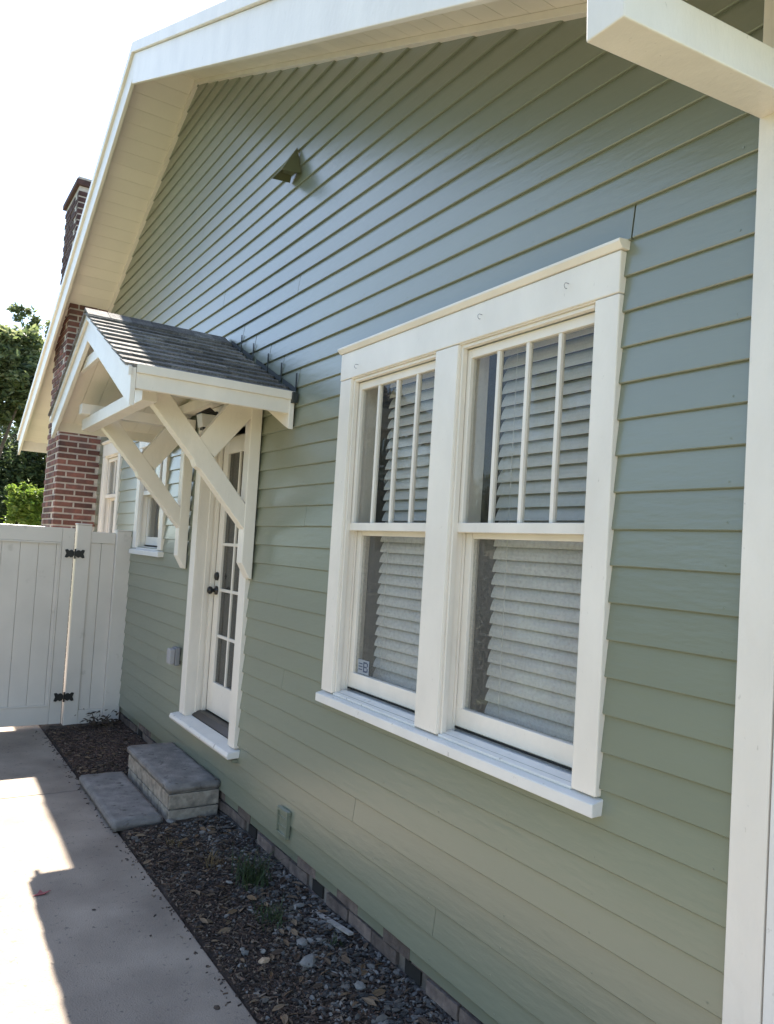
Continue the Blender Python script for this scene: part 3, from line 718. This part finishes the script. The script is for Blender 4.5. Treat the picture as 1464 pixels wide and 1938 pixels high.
# ------------------------------------------------------------------ things fixed to the wall
fl = empty('hooded_light', (-.02, 4.22, 4.08), 'wedge shaped hooded light painted olive, fixed high on the green gable siding', 'light')
b = MB()
T = (-.023, 4.17, 4.24); BA = [(-.023, 4.09, 4.05), (-.145, 4.10, 4.035), (-.145, 4.24, 4.035), (-.023, 4.25, 4.05)]
TI = (-.023, 4.17, 4.225); BI = [(-.023, 4.096, 4.05), (-.140, 4.105, 4.035), (-.140, 4.235, 4.035), (-.023, 4.244, 4.05)]
b.v = [T]+BA+[TI]+BI
for i in range(3): b.f += [(0, 1+i, 2+i), (5, 7+i, 6+i), (1+i, 6+i, 7+i, 2+i)]
b.f += [(0, 4, 9, 5), (0, 5, 6, 1)]
b.build('hood', sage_plain, fl)
MB().box(-.10, -.0275, 4.15, 4.21, 4.075, 4.115).build('lamp_housing', sage_plain, fl, bevel=.006)

ob = empty('outlet_box', (-.03, 5.75, .93), 'grey weatherproof outlet box on the siding left of the door', 'outlet box')
MB().box(-.058, -.024, 5.70, 5.80, .865, 1.00).build('box', steel, ob, bevel=.004)
MB().box(-.100, -.0585, 5.708, 5.792, .875, .99).build('cover', mat('grey_cover', (.34,.33,.34), .45), ob, bevel=.008)
vc = empty('vent_cover', (-.03, 3.755, .25), 'small green painted vent cover low on the siding near the steps', 'vent')
vb = (3.685, 3.815, .262, .405)
for q in ((vb[0], vb[1], vb[2], vb[2]+.016), (vb[0], vb[1], vb[3]-.016, vb[3]), (vb[0], vb[0]+.014, vb[2]+.017, vb[3]-.017), (vb[1]-.014, vb[1], vb[2]+.017, vb[3]-.017)):
    MB().box(-.042, -.018, *q).build('frame', sage, vc, bevel=.002)
for i in range(2):
    z = vb[2]+.05+i*.045; MB().box(-.036, -.018, vb[0]+.014, vb[1]-.014, z-.004, z+.004).build('louvre', sage, vc)
MB().box(-.030, -.016, vb[0]+.014, vb[1]-.014, vb[2]+.016, vb[3]-.016).build('plate', sage, vc)

# ------------------------------------------------------------------ steps
us = empty('concrete_step', (-.18, 5.22, .06), 'upper concrete step with tan stone sides, against the wall below the door', 'step', 'steps below the door')
def slab(x0, x1, y0, y1, z0, z1, seed, r=.014):
    b = MB(); nx, ny = 10, 24; rr = random.Random(seed); off = rr.random()*50
    bm = bmesh.new(); bmesh.ops.create_cube(bm, size=1)
    for v in bm.verts: v.co = Vector(((x0+x1)/2+v.co.x*(x1-x0), (y0+y1)/2+v.co.y*(y1-y0), (z0+z1)/2+v.co.z*(z1-z0)))
    bmesh.ops.subdivide_edges(bm, edges=[e for e in bm.edges if abs((e.verts[0].co-e.verts[1].co).z) < .001], cuts=9, use_grid_fill=True)
    bmesh.ops.bevel(bm, geom=[e for e in bm.edges if len(e.link_faces) == 2 and e.calc_face_angle(0) > .8], offset=r, segments=3, affect='EDGES')
    for v in bm.verts:
        q = noise.noise_vector(v.co*14+Vector((off,0,0)))*.0035 + noise.noise_vector(v.co*40+Vector((off,0,0)))*.0012; v.co += q
    me = bpy.data.meshes.new('slab'); bm.to_mesh(me); bm.free(); me.materials.append(stepc)
    for p in me.polygons: p.use_smooth = True
    return me
place(bpy.data.objects.new('cap_slab', slab(-.358, -.012, 4.72, 5.75, .232, .282, 4, .009)), us)
MB().box(-.325, -.03, 4.745, 5.70, -.05, .228).build('core', mortar, us)
rs2 = random.Random(9)
def stoneblock(x0, x1, y0, y1, z0, z1):
    b = MB().box(x0, x1, y0, y1, z0, z1); o = b.build('stone_block', stone, us, bevel=.005)
    return o
y = 4.725
for L_ in (.34, .31, .35):
    stoneblock(-.348, -.326, y, y+L_-.008, .135, .226); y += L_
y = 4.725
for L_ in (.22, .38, .25, .14):
    stoneblock(-.346, -.326, y, y+L_-.008, .0, .128); y += L_
stoneblock(-.346, -.022, 4.722, 4.744, .0, .128); stoneblock(-.348, -.022, 4.720, 4.744, .136, .226)
ls = place(bpy.data.objects.new('concrete_step', slab(-.678, -.372, 4.72, 5.75, .045, .102, 8, .011)))
tag(ls, 'low flat concrete slab step lying in the bed beside the path', 'step', 'steps below the door')

# ------------------------------------------------------------------ gate and fence
FY = 7.465; FT = 1.865
def fbox(p, nm, x0, x1, z0, z1, y0=0, y1=.04, bv=.004, mt=vinyl): return MB().box(x0, x1, FY+y0, FY+y1, z0, z1).build(nm, mt, p, bevel=bv)
gt = empty('vinyl_gate', (-1.1, FY, .05), 'beige vinyl gate hung on two black hinges at the end of the path', 'gate')
gx1 = -.517; gx0 = -1.82
fbox(gt, 'stile', gx1-.105, gx1, .075, FT-.0, 0, .045); fbox(gt, 'stile', gx0, gx0+.105, .075, FT, 0, .045)
fbox(gt, 'rail', gx0+.106, gx1-.106, FT-.135, FT, 0, .045); fbox(gt, 'rail', gx0+.106, gx1-.106, .075, .235, 0, .045)
fbox(gt, 'panel', gx0+.106, gx1-.106, .236, FT-.136, .036, .040, 0)
x = gx0+.107
while x < gx1-.108:
    xb = min(x+.15, gx1-.107); fbox(gt, 'board', x, xb-.0018, .236, FT-.136, .014, .034, .003); x += .15
def trim(p, x0, x1, z0, z1):
    fbox(p, 'bead', x0, x1, z0, z0+.014, -.006, .006, .002); fbox(p, 'bead', x0, x1, z1-.014, z1, -.006, .006, .002)
    fbox(p, 'bead', x0, x0+.014, z0+.015, z1-.015, -.006, .006, .002); fbox(p, 'bead', x1-.014, x1, z0+.015, z1-.015, -.006, .006, .002)
trim(gt, gx0+.107, gx1-.107, .236, FT-.136)
for z, lab in ((1.632, 1), (.318, 2)):
    hc = (-.506, z)
    for s in (-1, 1):
        P_ = [(0,-.012),(.012,-.03),(.03,-.036),(.045,-.026),(.062,-.040),(.082,-.034),(.076,-.014),(.070,0),(.076,.014),(.082,.034),(.062,.040),(.045,.026),(.03,.036),(.012,.03),(0,.012)]
        MB().prism([(hc[0]+s*(px+.004), FY-.012, hc[1]+pz) for px, pz in P_], (0, .010, 0)).build('hinge', black, gt)
    MB().tube([(hc[0], FY-.014, z-.045), (hc[0], FY-.014, z+.045)], .008, 8).build('hinge_pin', black, gt)
fn = empty('vinyl_fence', (-.26, FY, .05), 'beige vinyl fence panel and posts between the gate and the green wall', 'fence')
fbox(fn, 'post', -.495, -.372, -.05, FT+.035, -.004, .11); MB().prism([(-.502,FY-.009,FT+.036),(-.369,FY-.009,FT+.036),(-.369,FY+.115,FT+.036),(-.502,FY+.115,FT+.036)], (0,0,.014)).build('post_cap', vinyl, fn, bevel=.006)
fbox(fn, 'post', -.150, -.010, -.05, FT+.0, -.045, .08); MB().prism([(-.154,FY-.049,FT+.001),(-.012,FY-.049,FT+.001),(-.012,FY+.084,FT+.001),(-.154,FY+.084,FT+.001)], (0,0,.012)).build('post_cap', vinyl, fn, bevel=.006)
fbox(fn, 'rail', -.371, -.151, FT-.125, FT-.02, 0, .045); fbox(fn, 'rail', -.371, -.151, .05, .19, 0, .045)
fbox(fn, 'board', -.377, -.274, .191, FT-.126, .01, .03, .003); fbox(fn, 'board', -.271, -.151, .191, FT-.126, .01, .03, .003)
fbox(fn, 'panel', -.371, -.151, .191, FT-.126, .032, .036, 0)
fn2 = empty('vinyl_fence', (-3.4, FY, .05), 'beige vinyl fence run on the latch side of the gate, outside the left edge', 'fence')
fbox(fn2, 'post', -1.965, -1.84, -.05, FT+.035, -.045, .08)
fbox(fn2, 'rail', -4.9, -1.966, FT-.125, FT-.02, 0, .045); fbox(fn2, 'rail', -4.9, -1.966, .05, .19, 0, .045)
fbox(fn2, 'panel', -4.9, -1.966, .191, FT-.126, .032, .036, 0)
x = -4.9
while x < -1.98: fbox(fn2, 'board', x, min(x+.147, -1.968), .191, FT-.126, .01, .03, .003); x += .15

# ------------------------------------------------------------------ plants
def blades(name, x, y, n, h, spread, mt, label, cat, seed, w=.004, bend=.6):
    r_ = random.Random(seed); b = MB(); z0 = bedz(x, y)
    for i in range(n):
        a = r_.uniform(0, 6.283); bx = x+r_.gauss(0, spread*.2); by = y+r_.gauss(0, spread*.25); L_ = h*r_.uniform(.5, 1.15); bd = r_.uniform(.25, bend)
        d = Vector((math.cos(a), math.sin(a), 0)); sd_ = Vector((-d.y, d.x, 0)); n0 = len(b.v); K = 5; ww = w*r_.uniform(.6, 1.3)
        for j in range(K+1):
            t = j/K; p = Vector((bx, by, z0)) + d*(L_*bd*t*t) + Vector((0,0,1))*L_*(t-.45*bd*t*t)
            wd = ww*(1-t)**.7+.0004; b.v += [tuple(p-sd_*wd), tuple(p+sd_*wd)]
        for j in range(K): q = n0+j*2; b.f.append((q, q+1, q+3, q+2))
    o = b.build(name, mt); tag(o, label, cat); return o
blades('grass_tuft', -.215, 3.70, 130, .18, .20, grassm, 'dark green grass tuft growing in the mulch near the gravel', 'plant', 1, .003, .9)
blades('weed', -.33, 3.98, 40, .10, .14, drym, 'thin yellowish weed behind the green tuft in the bed', 'plant', 2, .0025, 1)
blades('weed', -.30, 3.28, 60, .10, .16, grassm, 'small sparse weed nearest the viewer in the bed', 'plant', 3, .0025, 1)
blades('weed', -.42, 4.35, 26, .07, .10, drym, 'dry brown weed near the front corner of the low step', 'plant', 6, .0025, 1)
blades('weed', -.13, 2.95, 22, .06, .08, grassm, 'tiny green weed close to the foundation bricks', 'plant', 7, .0022, 1)
# dead leafy plant at the fence foot
b = MB(); r_ = random.Random(4)
for i in range(60):
    p = Vector((-.24+r_.gauss(0,.09), 7.22+r_.gauss(0,.07), .10+abs(r_.gauss(0,.06)))); s = r_.uniform(.02, .045)
    M = Matrix.Translation(p) @ Matrix.Rotation(r_.uniform(0,6.3),4,'Z') @ Matrix.Rotation(r_.gauss(0,.8),4,'X') @ Matrix.Rotation(r_.gauss(0,.5),4,'Y'); n0 = len(b.v)
    b.v += [tuple(M @ Vector(q)) for q in ((-s,0,0),(-s*.2,-s*.4,.004),(s,0,-.004),(-s*.2,s*.4,.004))]; b.f += [(n0,n0+1,n0+2,n0+3)]
pl = empty('dead_plant', (-.24, 7.22, .08), 'dead dark leafy plant slumped at the foot of the fence', 'plant')
b.build('leaves', mat('dead_leaf', (.06,.042,.028), .8, var=.3, vscale=20), pl)
b = MB()
for i in range(9):
    a = r_.uniform(0, 6.28); b.tube([(-.24,7.22,.06), (-.24+.06*math.cos(a),7.22+.05*math.sin(a),.13), (-.24+.12*math.cos(a),7.22+.1*math.sin(a),.15+r_.uniform(-.03,.05))], .004, 5)
b.build('stems', bark, pl)

# ------------------------------------------------------------------ trees beyond the fence
def tree(name, x, y, h, blobs, n, size, mt, label, seed, cat='tree', tr=.16):
    t = empty(name, (x, y, 0), label, cat, None); r_ = random.Random(seed)
    k = MB(); k.tube([(x,y,-.1),(x+.05,y,h*.25),(x-.05,y+.05,h*.55)], tr, 10, tr*.5)
    for bl in blobs[:7]:
        k.tube([(x,y,h*.3), ((x+bl[0])/2, (y+bl[1])/2, (h*.35+bl[2])/2+.1), (bl[0], bl[1], bl[2])], tr*.35, 6, tr*.08)
    k.build('trunk', bark, t)
    b = MB(); tot = sum(q[3]**2 for q in blobs)
    for (bx, by, bz, br) in blobs:
        m_ = int(n*br*br/tot); cl = [Vector((bx,by,bz)) + Vector((r_.gauss(0,1), r_.gauss(0,1), r_.gauss(0,.8))).normalized()*br*r_.uniform(.35,1.0)**.6 for _ in range(max(4, m_//45))]
        for i in range(m_):
            c0 = r_.choice(cl); p = c0 + Vector((r_.gauss(0,1), r_.gauss(0,1), r_.gauss(0,.8)))*br*.16
            s = size*r_.uniform(.6, 1.3)
            M = Matrix.Translation(p) @ Matrix.Rotation(r_.uniform(0,6.3),4,'Z') @ Matrix.Rotation(r_.gauss(0,.7),4,'X') @ Matrix.Rotation(r_.gauss(0,.7),4,'Y'); n0 = len(b.v)
            b.v += [tuple(M @ Vector(q)) for q in ((-s,0,0),(0,-s*.42,.12*s),(s,0,-.1*s),(0,s*.42,.12*s))]; b.f.append((n0,n0+1,n0+2,n0+3))
    b.build('crown', mt, t)
    return t
def blobs(cx, cy_, cz_, rx, rz, n, r, seed):
    q = random.Random(seed); return [(cx+q.uniform(-rx,rx), cy_+q.uniform(-rx,rx)*.7, cz_+q.uniform(-rz,rz), r*q.uniform(.7,1.2)) for _ in range(n)]
tree('oak_tree', -.6, 17, 6.0, blobs(-.25, 17, 4.85, .55, .75, 14, .5, 1), 22000, .075, leafm, 'mid green loosely leaved tree at the left edge behind the gate', 1)
tree('evergreen_tree', .6, 21, 5.4, blobs(.4, 20.5, 2.8, 2.4, 1.5, 22, 1.0, 2), 42000, .08, leafe, 'dense dark tree filling the gap below the eave', 2)
tree('elm_tree', 2.2, 24, 8, blobs(.9, 24, 7.2, .8, .7, 12, .42, 3), 2600, .08, leafm, 'thin feathery treetop against the sky left of the roof', 3)
tree('shrub', -.1, 13.2, 2.4, blobs(-.1, 13.2, 2.2, .26, .22, 12, .2, 4), 8000, .045, leafb, 'bright yellow green shrub just above the gate top', 4, 'shrub', .04)

# trees and flowering shrub along the far side of the yard, seen in the window panes
first = None
k_ = 0
for (x, y, rz, sc, lab) in ((-8.5, 6.0, 0, 1.0, 'broad leafy tree across the yard nearest the viewer'), (-9.0, 10.5, 2.0, 1.1, 'second leafy tree across the yard'),
                        (-8.0, 15.0, 4.0, 1.15, 'third leafy tree across the yard, in front of the last'), (-7.5, 20.0, 5.2, 1.25, 'farthest leafy tree across the yard'), (-9.0, 1.5, 1.1, 1.0, 'leafy tree across the yard behind the viewer')):
    if first is None:
        first = tree('yard_tree', 0, 0, 4.6, blobs(0, 0, 2.9, 1.5, 1.2, 16, .9, 8), 13000, .10, leafm, lab, 9); t = first
    else:
        t = first.copy(); COL.objects.link(t)
        for c in first.children:
            q = c.copy(); q.parent = t; COL.objects.link(q)
    t.location = (x, y, 0); t.rotation_euler = (0, 0, rz); t.scale = (sc, sc, sc); t['label'] = lab; t['group'] = 'trees across the yard'
fs = tree('flowering_shrub', -5.2, 7.0, 1.9, blobs(-5.2, 6.6, 1.15, .8, .5, 12, .42, 12), 5000, .05, leafmat('flowering_leaf', [(.10,.14,.05),(.30,.05,.06),(.14,.17,.06),(.36,.10,.10),(.08,.11,.04)], .4), 'green shrub dotted with red flowers standing across the yard', 12, 'shrub', .05)
